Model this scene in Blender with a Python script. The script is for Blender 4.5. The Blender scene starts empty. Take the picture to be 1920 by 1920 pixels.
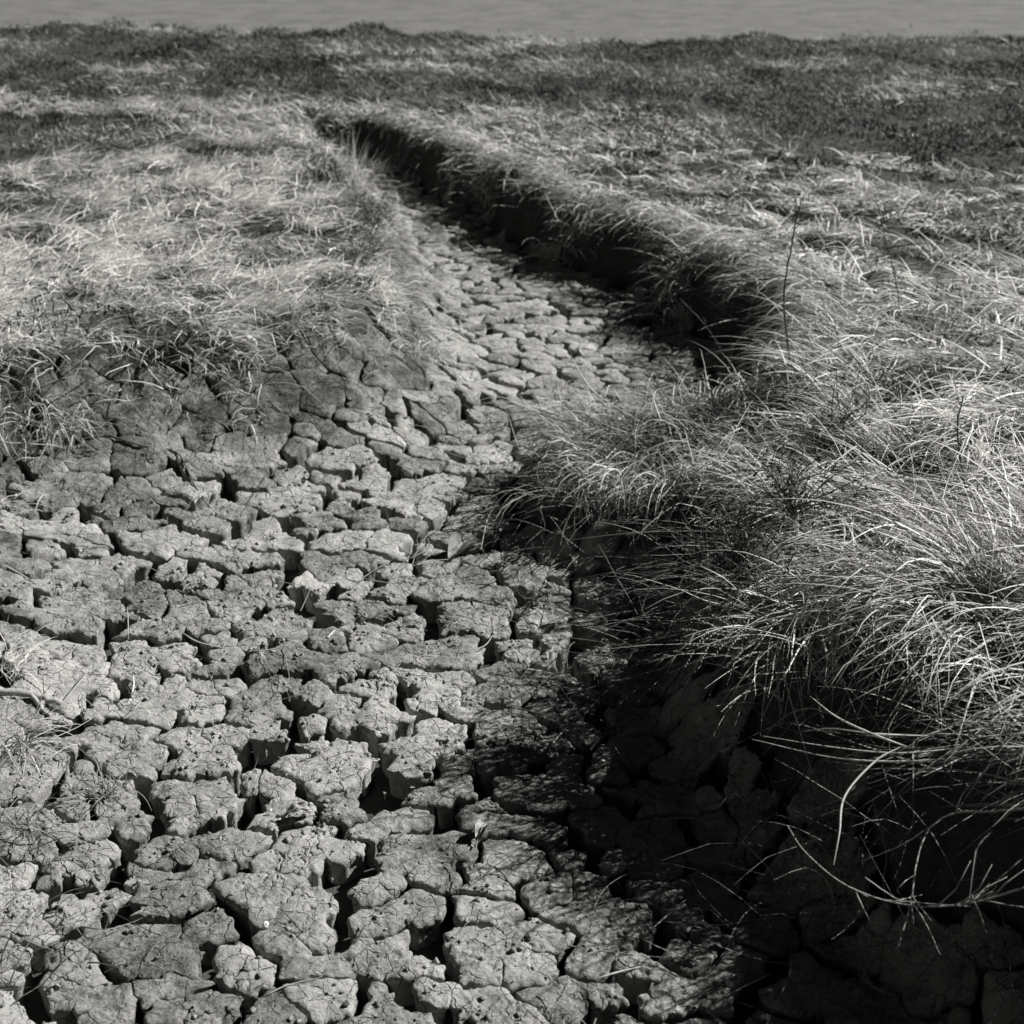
import bpy, math, random
import numpy as np
from mathutils import Vector

random.seed(7)
RNG = np.random.default_rng(11)
SC = bpy.context.scene
COL = SC.collection

# ------------------------------------------------------------------ camera, sky, sun
CAM_H, PITCH, FPX = 1.5, math.radians(27.0), 2500.0      # FPX: focal length in pixels of a 1920 px wide picture
cam_d = bpy.data.cameras.new('camera')
cam_d.sensor_width = 36.0
cam_d.lens = 36.0 * FPX / 1920.0
cam_d.clip_start, cam_d.clip_end = 0.05, 3000.0
cam_d.dof.use_dof = True
cam_d.dof.focus_distance = 2.35
cam_d.dof.aperture_fstop = 6.3
cam = bpy.data.objects.new('camera', cam_d)
cam.location = (0, 0, CAM_H)
cam.rotation_euler = (math.pi / 2 - PITCH, 0, 0)
COL.objects.link(cam)
SC.camera = cam

SUN_EL, SUN_AZ = math.radians(36.5), math.radians(66.0)   # azimuth from +Y towards +X
world = bpy.data.worlds.new('World')
SC.world = world
world.use_nodes = True
wn = world.node_tree
wn.nodes.clear()
sky = wn.nodes.new('ShaderNodeTexSky')
sky.sky_type = 'NISHITA'
sky.sun_disc = False
sky.sun_elevation = SUN_EL
sky.sun_rotation = SUN_AZ
sky.air_density = 0.15
sky.dust_density = 0.05
sky.altitude = 1500
hsv = wn.nodes.new('ShaderNodeSeparateColor')           # the photograph is monochrome, with the dark sky of a red filter
bg = wn.nodes.new('ShaderNodeBackground')
bg.inputs['Strength'].default_value = 0.05
wo = wn.nodes.new('ShaderNodeOutputWorld')
wn.links.new(sky.outputs[0], hsv.inputs[0])
wn.links.new(hsv.outputs['Red'], bg.inputs['Color'])
wn.links.new(bg.outputs[0], wo.inputs['Surface'])

sd = bpy.data.lights.new('sun', 'SUN')
sd.energy = 5.0
sd.angle = math.radians(0.5)
sd.color = (1.0, 0.995, 0.975)
sun = bpy.data.objects.new('sun', sd)
to_sun = Vector((math.sin(SUN_AZ) * math.cos(SUN_EL), math.cos(SUN_AZ) * math.cos(SUN_EL), math.sin(SUN_EL)))
sun.rotation_euler = to_sun.to_track_quat('Z', 'Y').to_euler()
sun.location = to_sun * 30
COL.objects.link(sun)

SC.render.engine = 'CYCLES'
SC.cycles.max_bounces = 4
SC.cycles.diffuse_bounces = 1
SC.cycles.transparent_max_bounces = 4
SC.view_settings.view_transform = 'Standard'
SC.view_settings.look = 'None'
SC.view_settings.exposure = 0.6
SC.view_settings.gamma = 1.0
SC.view_settings.use_curve_mapping = False

# ------------------------------------------------------------------ numeric helpers
_G = {}
def _grad(seed):
    if seed not in _G:
        r = np.random.default_rng(seed)
        a = r.random((256, 256)) * 2 * np.pi
        _G[seed] = (np.cos(a).astype(np.float32), np.sin(a).astype(np.float32))
    return _G[seed]

def noise(x, y, seed=0):
    """gradient noise, about -0.7..0.7"""
    gx, gy = _grad(seed)
    xi, yi = np.floor(x), np.floor(y)
    fx, fy = (x - xi), (y - yi)
    xi = xi.astype(np.int64) & 255
    yi = yi.astype(np.int64) & 255
    x1, y1 = (xi + 1) & 255, (yi + 1) & 255
    u = fx * fx * fx * (fx * (fx * 6 - 15) + 10)
    v = fy * fy * fy * (fy * (fy * 6 - 15) + 10)
    a = gx[xi, yi] * fx + gy[xi, yi] * fy
    b = gx[x1, yi] * (fx - 1) + gy[x1, yi] * fy
    c = gx[xi, y1] * fx + gy[xi, y1] * (fy - 1)
    d = gx[x1, y1] * (fx - 1) + gy[x1, y1] * (fy - 1)
    return (a + (b - a) * u) * (1 - v) + (c + (d - c) * u) * v

def fbm(x, y, oct=4, seed=0, gain=0.5):
    s, a = 0.0, 1.0
    for k in range(oct):
        s = s + a * noise(x, y, seed + k)
        x, y, a = x * 2.03 + 13.7, y * 2.03 + 5.1, a * gain
    return s

def sstep(a, b, t):
    t = np.clip((t - a) / (b - a), 0, 1)
    return t * t * (3 - 2 * t)

def lin(Y, *pts):
    return np.interp(Y, [p[0] for p in pts], [p[1] for p in pts])

def marsh_level(Y):
    return lin(Y, (0, .33), (2.0, .31), (3.0, .265), (4.5, .205), (6, .19), (60, .20))

SP, CP = math.sin(PITCH), math.cos(PITCH)
def ray(px, py):
    x, u = (px - 960) / FPX, (960 - py) / FPX
    return np.array([x, CP + SP * u, -SP + CP * u])

def at(px, py, z=None):
    """the point of a level (the marsh top, or height z) seen at a place of the photograph"""
    d = ray(px, py)
    zz = .25 if z is None else z
    for _ in range(8):
        t = (zz - CAM_H) / d[2]
        p = d * t
        if z is not None:
            break
        zz = float(marsh_level(p[1]))
    return np.array([p[0], p[1], zz])

def project(p):
    """world points (N,3) -> photograph pixels and depth"""
    x, y, z = p[..., 0], p[..., 1], p[..., 2] - CAM_H
    dep = y * CP - z * SP
    up = y * SP + z * CP
    dep = np.maximum(dep, 1e-3)
    return 960 + FPX * x / dep, 960 - FPX * up / dep, dep

def chaikin(P, n=2):
    P = np.array(P, float)
    for _ in range(n):
        Q = [P[0]]
        for a, b in zip(P[:-1], P[1:]):
            Q += [a * .75 + b * .25, a * .25 + b * .75]
        Q.append(P[-1])
        P = np.array(Q)
    return P

# ------------------------------------------------------------------ plan of the creek
RIGHT = [(2.2, .2), (1.5, .8), (1.25, 1.3), (.96, 1.46), (.74, 1.70), (.60, 1.92)]
RIGHT += [tuple(at(*p)[:2]) for p in [(1520, 1030, .28), (1470, 960, .24), (1380, 930, .17), (1250, 950, .10), (1110, 950, .07), (1045, 885, .06), (1070, 815, .08), (1190, 775, .13), (1340, 752, .2),
                                      (1490, 728), (1550, 665), (1525, 580), (1430, 508), (1295, 450), (1150, 402), (1020, 350), (920, 300),
                                      (820, 255), (700, 226), (595, 222)]]
LEFT = [tuple(at(*p)[:2]) for p in [(575, 232), (615, 290), (655, 345), (695, 410), (712, 470), (705, 540), (660, 595), (560, 628), (440, 630),
                                    (300, 645), (150, 655), (0, 660), (-160, 695), (-330, 745)]]
LEFT += [(-1.68, 2.45), (-1.66, 2.0), (-1.52, 1.5), (-1.45, 1.0), (-1.4, .2)]
RIGHT, LEFT = chaikin(RIGHT), chaikin(LEFT)
POLY = np.vstack([RIGHT, LEFT])

def seg_dist(x, y, P):
    d = np.full(x.shape, 1e9)
    for a, b in zip(P[:-1], P[1:]):
        ex, ey = b - a
        t = np.clip(((x - a[0]) * ex + (y - a[1]) * ey) / (ex * ex + ey * ey + 1e-12), 0, 1)
        d = np.minimum(d, (x - a[0] - t * ex) ** 2 + (y - a[1] - t * ey) ** 2)
    return np.sqrt(d)

def in_poly(x, y, P):
    c = np.zeros(x.shape, bool)
    n = len(P)
    for i in range(n):
        x1, y1 = P[i]; x2, y2 = P[(i + 1) % n]
        if y1 == y2:
            continue
        c ^= ((y1 > y) != (y2 > y)) & (x < (x2 - x1) * (y - y1) / (y2 - y1) + x1)
    return c

EDGE = lambda x: 11.0 + .7 * fbm(x * .5, x * 0 + 3, 3, 90) + .55 * fbm(x * 3.2, x * 0 + 8, 3, 95) + lin(x, (-4.5, .55), (-2, .25), (0, .05), (4.5, -.55))
GX0, GX1, GY0, GY1, GS = -7.0, 7.0, 0.2, 12.6, 0.02
gx = np.arange(GX0, GX1 + GS / 2, GS)
gy = np.arange(GY0, GY1 + GS / 2, GS)
XX, YY = np.meshgrid(gx, gy)
wx = XX + .06 * fbm(XX * 3, YY * 3, 4, 40) + .035 * noise(XX * 11, YY * 11, 47)
wy = YY + .06 * fbm(XX * 3, YY * 3, 4, 50) + .035 * noise(XX * 11, YY * 11, 57)
near_ch = (np.abs(XX) < 3.2) & (YY < 8.5)
DL = np.full(XX.shape, 3.0); DR = DL.copy(); INS = np.zeros(XX.shape, bool)
DL[near_ch] = seg_dist(wx[near_ch], wy[near_ch], LEFT)
DR[near_ch] = seg_dist(wx[near_ch], wy[near_ch], RIGHT)
INS[near_ch] = in_poly(wx[near_ch], wy[near_ch], POLY)
WL = lin(YY, (0, 1.0), (2.0, .98), (2.9, .70), (3.5, .52), (4.3, .32), (9, .2))
WR = lin(YY, (0, .34), (2.1, .30), (2.6, .17), (3.4, .16), (9, .14)) + .05 * noise(XX * 2.3, YY * 2.3, 61)
hl = np.where(INS, np.clip(1 - DL / WL, 0, 1) ** 1.9, 1.0)
hr = np.where(INS, (1 - sstep(0, 1, DR / WR)) * .6 + .4 * (1 - np.clip(DR / WR, 0, 1)), 1.0)
hh = np.where(INS, np.maximum(hl, hr), 1.0)
OUT = np.where(INS, 0, np.minimum(DL, DR))               # distance outside the channel
_c = at(1150, 880, .10)
PROM = np.exp(-(((XX - _c[0]) / .36) ** 2 + ((YY - _c[1]) / .42) ** 2) ** 1.5)
TZ = marsh_level(YY) * hh * (1 - .68 * PROM) + .02 * fbm(XX * 1.3, YY * 1.3, 4, 70) + hh * .022 * fbm(XX * 5, YY * 5, 3, 75)
TZ += .05 * sstep(.1, .5, OUT) * fbm(XX * .8, YY * .8, 3, 80)
_dd = sstep(-1.5, .5, YY - EDGE(XX)) * .8
TZ = TZ * (1 - _dd) - .03 * _dd
MUD = np.where(INS & (hr < lin(YY, (2.6, .42), (3.3, .03), (5, .015))), 1 - sstep(.82, 1.0, hl + .10 * fbm(XX * 7, YY * 7, 2, 85)), 0.0)

def samp(A, x, y):
    u = np.clip((x - GX0) / GS, 0, A.shape[1] - 1.001)
    v = np.clip((y - GY0) / GS, 0, A.shape[0] - 1.001)
    i, j = u.astype(int), v.astype(int)
    fu, fv = u - i, v - j
    return (A[j, i] * (1 - fu) + A[j, i + 1] * fu) * (1 - fv) + (A[j + 1, i] * (1 - fu) + A[j + 1, i + 1] * fu) * fv
def T(x, y):
    return samp(TZ, np.asarray(x, float), np.asarray(y, float))

def hit(px, py, lift=0.0):
    """where the line of sight through a place of the photograph meets the ground"""
    d = ray(px, py)
    t = np.linspace(.8, 12, 6000)
    P = np.outer(t, d); P[:, 2] += CAM_H
    k = np.argmax(P[:, 2] < T(P[:, 0], P[:, 1]) + lift)
    return P[k]

# ------------------------------------------------------------------ mesh helpers
def mesh_np(name, V, F, shade=None, smooth=False):
    """F: (M,4) or (M,3) int array, or a list of those"""
    Fs = F if isinstance(F, list) else [F]
    Fs = [f for f in Fs if len(f)]
    me = bpy.data.meshes.new(name)
    me.vertices.add(len(V))
    me.vertices.foreach_set('co', np.ascontiguousarray(V, np.float32).ravel())
    idx = np.concatenate([f.ravel() for f in Fs]).astype(np.int32)
    cnt = np.concatenate([np.full(len(f), f.shape[1]) for f in Fs]).astype(np.int32)
    st = np.concatenate([[0], np.cumsum(cnt)[:-1]]).astype(np.int32)
    me.loops.add(len(idx)); me.loops.foreach_set('vertex_index', idx)
    me.polygons.add(len(cnt)); me.polygons.foreach_set('loop_start', st)
    if smooth:
        me.polygons.foreach_set('use_smooth', np.ones(len(cnt), bool))
    if shade is not None:
        a = me.attributes.new('shade', 'FLOAT', 'POINT')
        a.data.foreach_set('value', np.ascontiguousarray(shade, np.float32))
    me.update(calc_edges=True)
    me.validate()
    return me

def link(name, me, mat, parent=None, label=None, cat=None, group=None, kind=None):
    o = bpy.data.objects.new(name, me)
    if mat and me and not me.materials:
        me.materials.append(mat)
    COL.objects.link(o)
    if parent: o.parent = parent
    if label: o['label'] = label
    if cat: o['category'] = cat
    if group: o['group'] = group
    if kind: o['kind'] = kind
    return o

def tube(points, radii, sides=6, rough=0.0):
    P = np.array(points, float)
    R = np.array(radii, float)
    V = []
    up = np.array([.3, .2, 1.0])
    for i in range(len(P)):
        d = P[min(i + 1, len(P) - 1)] - P[max(i - 1, 0)]
        d /= np.linalg.norm(d) + 1e-9
        s = np.cross(d, up); s /= np.linalg.norm(s) + 1e-9
        u = np.cross(s, d)
        for k in range(sides):
            a = 2 * math.pi * k / sides
            r = R[i] * (1 + rough * random.uniform(-1, 1))
            V.append(P[i] + r * (math.cos(a) * s + math.sin(a) * u))
    n = len(P)
    F = [[i * sides + k, i * sides + (k + 1) % sides, (i + 1) * sides + (k + 1) % sides, (i + 1) * sides + k] for i in range(n - 1) for k in range(sides)]
    a = len(V); V.append(P[0]); V.append(P[-1])
    C = [[a, (k + 1) % sides, k] for k in range(sides)] + [[a + 1, (n - 1) * sides + k, (n - 1) * sides + (k + 1) % sides] for k in range(sides)]
    return np.array(V), np.array(F), np.array(C)

def join(parts):
    V, Q, C, n = [], [], [], 0
    for v, f, c in parts:
        V.append(v)
        if len(f): Q.append(f + n)
        if len(c): C.append(c + n)
        n += len(v)
    return np.vstack(V), (np.vstack(Q) if Q else np.zeros((0, 4), int)), (np.vstack(C) if C else np.zeros((0, 3), int))

def spline(P, n=6):
    P = np.array(P, float)
    out = []
    Q = np.vstack([2 * P[0] - P[1], P, 2 * P[-1] - P[-2]])
    for i in range(1, len(Q) - 2):
        for t in np.linspace(0, 1, n, endpoint=False):
            p0, p1, p2, p3 = Q[i - 1], Q[i], Q[i + 1], Q[i + 2]
            out.append(.5 * (2 * p1 + (p2 - p0) * t + (2 * p0 - 5 * p1 + 4 * p2 - p3) * t * t + (3 * p1 - p0 - 3 * p2 + p3) * t ** 3))
    out.append(P[-1])
    return np.array(out)

# ------------------------------------------------------------------ materials
def new_mat(name):
    m = bpy.data.materials.new(name)
    m.use_nodes = True
    nt = m.node_tree
    nt.nodes.clear()
    return m, nt, (lambda t, **k: _node(nt, t, **k))

def _node(nt, t, **k):
    n = nt.nodes.new(t)
    for a, b in k.items():
        if a.startswith('i_'):
            n.inputs[a[2:].replace('_', ' ')].default_value = b
        else:
            setattr(n, a, b)
    return n

def ramp(nt, pts):
    r = nt.nodes.new('ShaderNodeValToRGB')
    e = r.color_ramp.elements
    while len(e) < len(pts): e.new(.5)
    for i, (p, v) in enumerate(pts):
        e[i].position = p
        e[i].color = (v, v * .985, v * .945, 1) if not isinstance(v, tuple) else v
    return r

def mud_material(name, lo, hi, bump=1.0, fine=1.0, hair=0.0):
    m, nt, N = new_mat(name)
    L = nt.links.new
    tc = N('ShaderNodeNewGeometry')
    n1 = N('ShaderNodeTexNoise', i_Scale=26.0, i_Detail=9.0, i_Roughness=.68)
    n2 = N('ShaderNodeTexNoise', i_Scale=3.2, i_Detail=5.0, i_Roughness=.6)
    n3 = N('ShaderNodeTexNoise', i_Scale=210.0, i_Detail=5.0, i_Roughness=.7)
    vo = N('ShaderNodeTexVoronoi', i_Scale=95.0)
    for n in (n1, n2, n3, vo): L(tc.outputs['Position'], n.inputs['Vector'])
    mx = N('ShaderNodeMath', operation='MULTIPLY_ADD'); mx.inputs[1].default_value = .55
    L(n1.outputs[0], mx.inputs[0])
    m2 = N('ShaderNodeMath', operation='MULTIPLY_ADD'); m2.inputs[1].default_value = .42
    L(n3.outputs[0], m2.inputs[0]); 
    m3 = N('ShaderNodeMath', operation='MULTIPLY_ADD'); m3.inputs[1].default_value = .55; m3.inputs[2].default_value = -.18
    L(n2.outputs[0], m3.inputs[0]); L(m3.outputs[0], m2.inputs[2]); L(m2.outputs[0], mx.inputs[2])
    at_ = N('ShaderNodeAttribute', attribute_name='shade')
    ad = N('ShaderNodeMath', operation='ADD'); L(mx.outputs[0], ad.inputs[0]); L(at_.outputs['Fac'], ad.inputs[1])
    r = ramp(nt, [(.36, lo), (.58, (lo + hi) / 2 * 1.05), (.86, hi)])
    L(ad.outputs[0], r.inputs[0])
    bs = N('ShaderNodeBsdfPrincipled')
    bs.inputs['Roughness'].default_value = .95
    bs.inputs['Specular IOR Level'].default_value = .15
    L(r.outputs[0], bs.inputs['Base Color'])
    b1 = N('ShaderNodeBump', i_Strength=.9 * bump, i_Distance=.011)
    b2 = N('ShaderNodeBump', i_Strength=.8 * bump * fine, i_Distance=.005)
    b3 = N('ShaderNodeBump', i_Strength=.25 * bump * fine, i_Distance=.0015)
    L(n1.outputs[0], b1.inputs['Height']); L(n3.outputs[0], b2.inputs['Height']); L(vo.outputs['Distance'], b3.inputs['Height'])
    L(b1.outputs[0], b2.inputs['Normal']); L(b2.outputs[0], b3.inputs['Normal']); L(b3.outputs[0], bs.inputs['Normal'])
    if hair:
        # hairline drying cracks, thinner than the geometry: relief only
        ws = N('ShaderNodeTexNoise', i_Scale=60.0, i_Detail=3.0)
        L(tc.outputs['Position'], ws.inputs['Vector'])
        sc = N('ShaderNodeVectorMath', operation='SCALE'); sc.inputs['Scale'].default_value = .016
        L(ws.outputs['Color'], sc.inputs[0])
        av = N('ShaderNodeVectorMath', operation='ADD'); L(tc.outputs['Position'], av.inputs[0]); L(sc.outputs[0], av.inputs[1])
        fl = N('ShaderNodeVectorMath', operation='MULTIPLY'); fl.inputs[1].default_value = (1, 1, .3); L(av.outputs[0], fl.inputs[0])
        hv = N('ShaderNodeTexVoronoi', feature='DISTANCE_TO_EDGE', i_Scale=30.0); L(fl.outputs[0], hv.inputs['Vector'])
        gate = N('ShaderNodeTexNoise', i_Scale=19.0, i_Detail=2.0); L(tc.outputs['Position'], gate.inputs['Vector'])
        gm = N('ShaderNodeMapRange'); gm.inputs['From Min'].default_value = .42; gm.inputs['From Max'].default_value = .60
        gm.inputs['To Min'].default_value = .0; gm.inputs['To Max'].default_value = .055
        L(gate.outputs[0], gm.inputs['Value'])
        dv = N('ShaderNodeMath', operation='DIVIDE', use_clamp=True); L(hv.outputs[0], dv.inputs[0]); L(gm.outputs[0], dv.inputs[1])
        b4 = N('ShaderNodeBump', i_Strength=1.0, i_Distance=.004 * hair)
        L(dv.outputs[0], b4.inputs['Height']); L(b3.outputs[0], b4.inputs['Normal']); L(b4.outputs[0], bs.inputs['Normal'])
    o = N('ShaderNodeOutputMaterial'); L(bs.outputs[0], o.inputs['Surface'])
    return m

def plant_material(name, lo, hi, trans=.3, rough=.6, spec=.25):
    m, nt, N = new_mat(name)
    L = nt.links.new
    at_ = N('ShaderNodeAttribute', attribute_name='shade')
    r = ramp(nt, [(0.0, lo), (1.0, hi)])
    L(at_.outputs['Fac'], r.inputs[0])
    bs = N('ShaderNodeBsdfPrincipled')
    bs.inputs['Roughness'].default_value = rough
    bs.inputs['Specular IOR Level'].default_value = spec
    L(r.outputs[0], bs.inputs['Base Color'])
    tr = N('ShaderNodeBsdfTranslucent'); L(r.outputs[0], tr.inputs['Color'])
    mx = N('ShaderNodeMixShader'); mx.inputs[0].default_value = trans
    L(bs.outputs[0], mx.inputs[1]); L(tr.outputs[0], mx.inputs[2])
    o = N('ShaderNodeOutputMaterial'); L(mx.outputs[0], o.inputs['Surface'])
    return m

def simple_material(name, lo, hi, scale=40, rough=.7, spec=.3, bump=.4, dist=.002):
    m, nt, N = new_mat(name)
    L = nt.links.new
    tc = N('ShaderNodeTexCoord')
    n = N('ShaderNodeTexNoise', i_Scale=scale, i_Detail=6.0, i_Roughness=.65)
    L(tc.outputs['Object'], n.inputs['Vector'])
    r = ramp(nt, [(.3, lo), (.7, hi)]); L(n.outputs[0], r.inputs[0])
    bs = N('ShaderNodeBsdfPrincipled')
    bs.inputs['Roughness'].default_value = rough
    bs.inputs['Specular IOR Level'].default_value = spec
    L(r.outputs[0], bs.inputs['Base Color'])
    b = N('ShaderNodeBump', i_Strength=bump, i_Distance=dist); L(n.outputs[0], b.inputs['Height']); L(b.outputs[0], bs.inputs['Normal'])
    o = N('ShaderNodeOutputMaterial'); L(bs.outputs[0], o.inputs['Surface'])
    return m

M_MUD = mud_material('dry cracked mud', .08, .60, hair=1.0)
M_BASE = mud_material('damp mud in the cracks', .05, .11)
M_BANK = mud_material('bank soil and thatch', .035, .10)
M_FLAT = mud_material('far mud flat', .08, .25, 1.0, .8)
M_STRAW = plant_material('dry straw grass', .15, .86, .22, .5, .35)
M_STALE = plant_material('grey weathered grass', .09, .46, .22)
M_LOW = plant_material('dark low salt marsh leaves', .015, .36, .2)
M_TWIG = simple_material('dark dead twig bark', .05, .13, 120)
M_WOOD = simple_material('weathered pale twig bark', .22, .48, 150)
M_SHELL = simple_material('bleached shell', .60, .85, 90, .4, .5, .2, .0008)
M_LEAF = simple_material('dry dead leaf', .16, .34, 60, .7, .2, .6, .002)

# ------------------------------------------------------------------ the ground
def build_ground():
    xs = np.unique(np.concatenate([np.arange(-7, -1.8, .08), np.arange(-1.8, 1.8, .025), np.arange(1.8, 7.01, .08)]).round(4))
    ys = np.unique(np.concatenate([np.arange(.2, 7.6, .025), np.arange(7.6, 12.6, .06)]).round(4))
    X, Y = np.meshgrid(xs, ys)
    mud = samp(MUD, X, Y)
    # the marsh ends in a ragged edge and falls to the mud flat
    edge = EDGE(X)
    drop = sstep(.1, .6, Y - edge)
    Z = T(X, Y) * (1 - drop) - .10 * drop
    Z = Z - .062 * sstep(.0, .5, mud) + .012 * noise(X * 40, Y * 40, 92) * (1 - drop)
    X2 = X + .008 * noise(X * 30, Y * 30, 93); Y2 = Y + .008 * noise(X * 30 + 9, Y * 30, 94)
    V = np.stack([X2, Y2, Z], -1).reshape(-1, 3)
    ny, nx = X.shape
    I = np.arange(ny * nx).reshape(ny, nx)
    F = np.stack([I[:-1, :-1], I[:-1, 1:], I[1:, 1:], I[1:, :-1]], -1).reshape(-1, 4)
    ismud = (mud.reshape(-1)[F].mean(1) > .25)
    res = []
    for name, sel, mat in (('creek_bed', ismud, M_BASE), ('marsh_ground', ~ismud, M_BANK)):
        f = F[sel]
        used, inv = np.unique(f, return_inverse=True)
        me = mesh_np(name, V[used], inv.reshape(-1, 4), np.zeros(len(used)), True)
        res.append(link(name, me, mat, kind='structure'))
    return res[0]
creek_bed = build_ground()

def build_flat():
    # far mud flat: a sheet to the horizon, lower than the marsh, with faint ripples where it is near
    ys = np.concatenate([np.arange(7.5, 20, .12), np.geomspace(20, 1500, 40)])
    s = np.concatenate([-np.geomspace(1, 150, 30)[::-1] * 10, np.linspace(-9.5, 9.5, 120), np.geomspace(1, 150, 30) * 10])
    X, Y = np.meshgrid(s, ys)
    Z = -.045 + .008 * fbm(X * .8, Y * 2.5, 3, 99) * (Y < 30)
    V = np.stack([X, Y, Z], -1).reshape(-1, 3)
    ny, nx = X.shape
    I = np.arange(ny * nx).reshape(ny, nx)
    F = np.stack([I[:-1, :-1], I[:-1, 1:], I[1:, 1:], I[1:, :-1]], -1).reshape(-1, 4)
    link('mud_flat', mesh_np('mud_flat', V, F, np.zeros(len(V)), True), M_FLAT, kind='structure')
    # the same marsh goes on round and behind the camera
    o = []
    ang = np.linspace(0, 2 * np.pi, 97)[:-1]
    inner = []
    for a in ang:
        c, s_ = math.cos(a), math.sin(a)
        k = min(7 / max(abs(c), 1e-6), 5.4 / max(abs(s_), 1e-6))
        inner.append((c * k * .999, 5.6 + s_ * k * .999))
    V, n = [], len(ang)
    for r, z in ((1.0, -.01), (1.6, .0), (4, .05), (20, .05), (120, .05)):
        for (x, y) in inner:
            V.append((x * r, 5.6 + (y - 5.6) * r, (.12 + z) if y < 7.5 else -.12))
    F = [[k * n + i, k * n + (i + 1) % n, (k + 1) * n + (i + 1) % n, (k + 1) * n + i] for k in range(4) for i in range(n)]
    V = np.array(V); F = np.array(F)
    keep = V[F].mean(1)[:, 1] < 8.2
    link('surrounding_marsh', mesh_np('surrounding_marsh', V, F[keep], np.zeros(len(V)), True), M_BANK, kind='structure')
build_flat()

# ------------------------------------------------------------------ cracked mud plates
def jitter_seeds(s, x0, x1, y0, y1, rng, jit=.46, drop=.10):
    xs = np.arange(x0, x1, s); ys = np.arange(y0, y1, s * .866)
    X, Y = np.meshgrid(xs, ys)
    X = X + (np.arange(len(ys)) % 2)[:, None] * s / 2
    P = np.stack([X, Y], -1).reshape(-1, 2)
    P += rng.uniform(-jit, jit, P.shape) * s
    return P[rng.random(len(P)) > drop]

def nearest(P, S, k=1):
    out = np.empty((len(P), k), int)
    for i in range(0, len(P), 2000):
        d = ((P[i:i + 2000, None, :] - S[None]) ** 2).sum(-1)
        if k == 1:
            out[i:i + 2000, 0] = d.argmin(1)
        else:
            q = np.argpartition(d, k, axis=1)[:, :k]
            o = np.take_along_axis(d, q, 1).argsort(1)
            out[i:i + 2000] = np.take_along_axis(q, o, 1)
    return out

AN = 1.40      # plates are longer across the creek than along it
def warp(x, y):
    a = .020 * noise(x * 9, y * 9, 101) + .010 * noise(x * 27, y * 27, 102) + .0050 * noise(x * 80, y * 80, 103) + .0022 * noise(x * 190, y * 210, 107)
    b = .020 * noise(x * 9, y * 9, 104) + .010 * noise(x * 27, y * 27, 105) + .0050 * noise(x * 80, y * 80, 106) + .0022 * noise(x * 190, y * 210, 108)
    return (x + a) / AN, y + b

def flake(x, y):
    """relief of the top of the mud: flaked layers, lumps and pits"""
    n = fbm(x * 11, y * 14, 4, 120) * 2.2 + 3
    st = np.floor(n) + sstep(.72, 1.0, n - np.floor(n))
    z = .0022 * (st - 3)
    z += .0024 * fbm(x * 24, y * 24, 3, 130, .55) + .0022 * fbm(x * 95, y * 120, 2, 133, .6)
    p = noise(x * 46, y * 46, 140)
    z -= .0022 * sstep(.50, .58, p)
    c = np.abs(fbm(x * 15, y * 15, 3, 145))
    z -= .0045 * (1 - sstep(.0, .045, c)) * sstep(-.1, .2, noise(x * 6, y * 6, 146))
    return z

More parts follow.
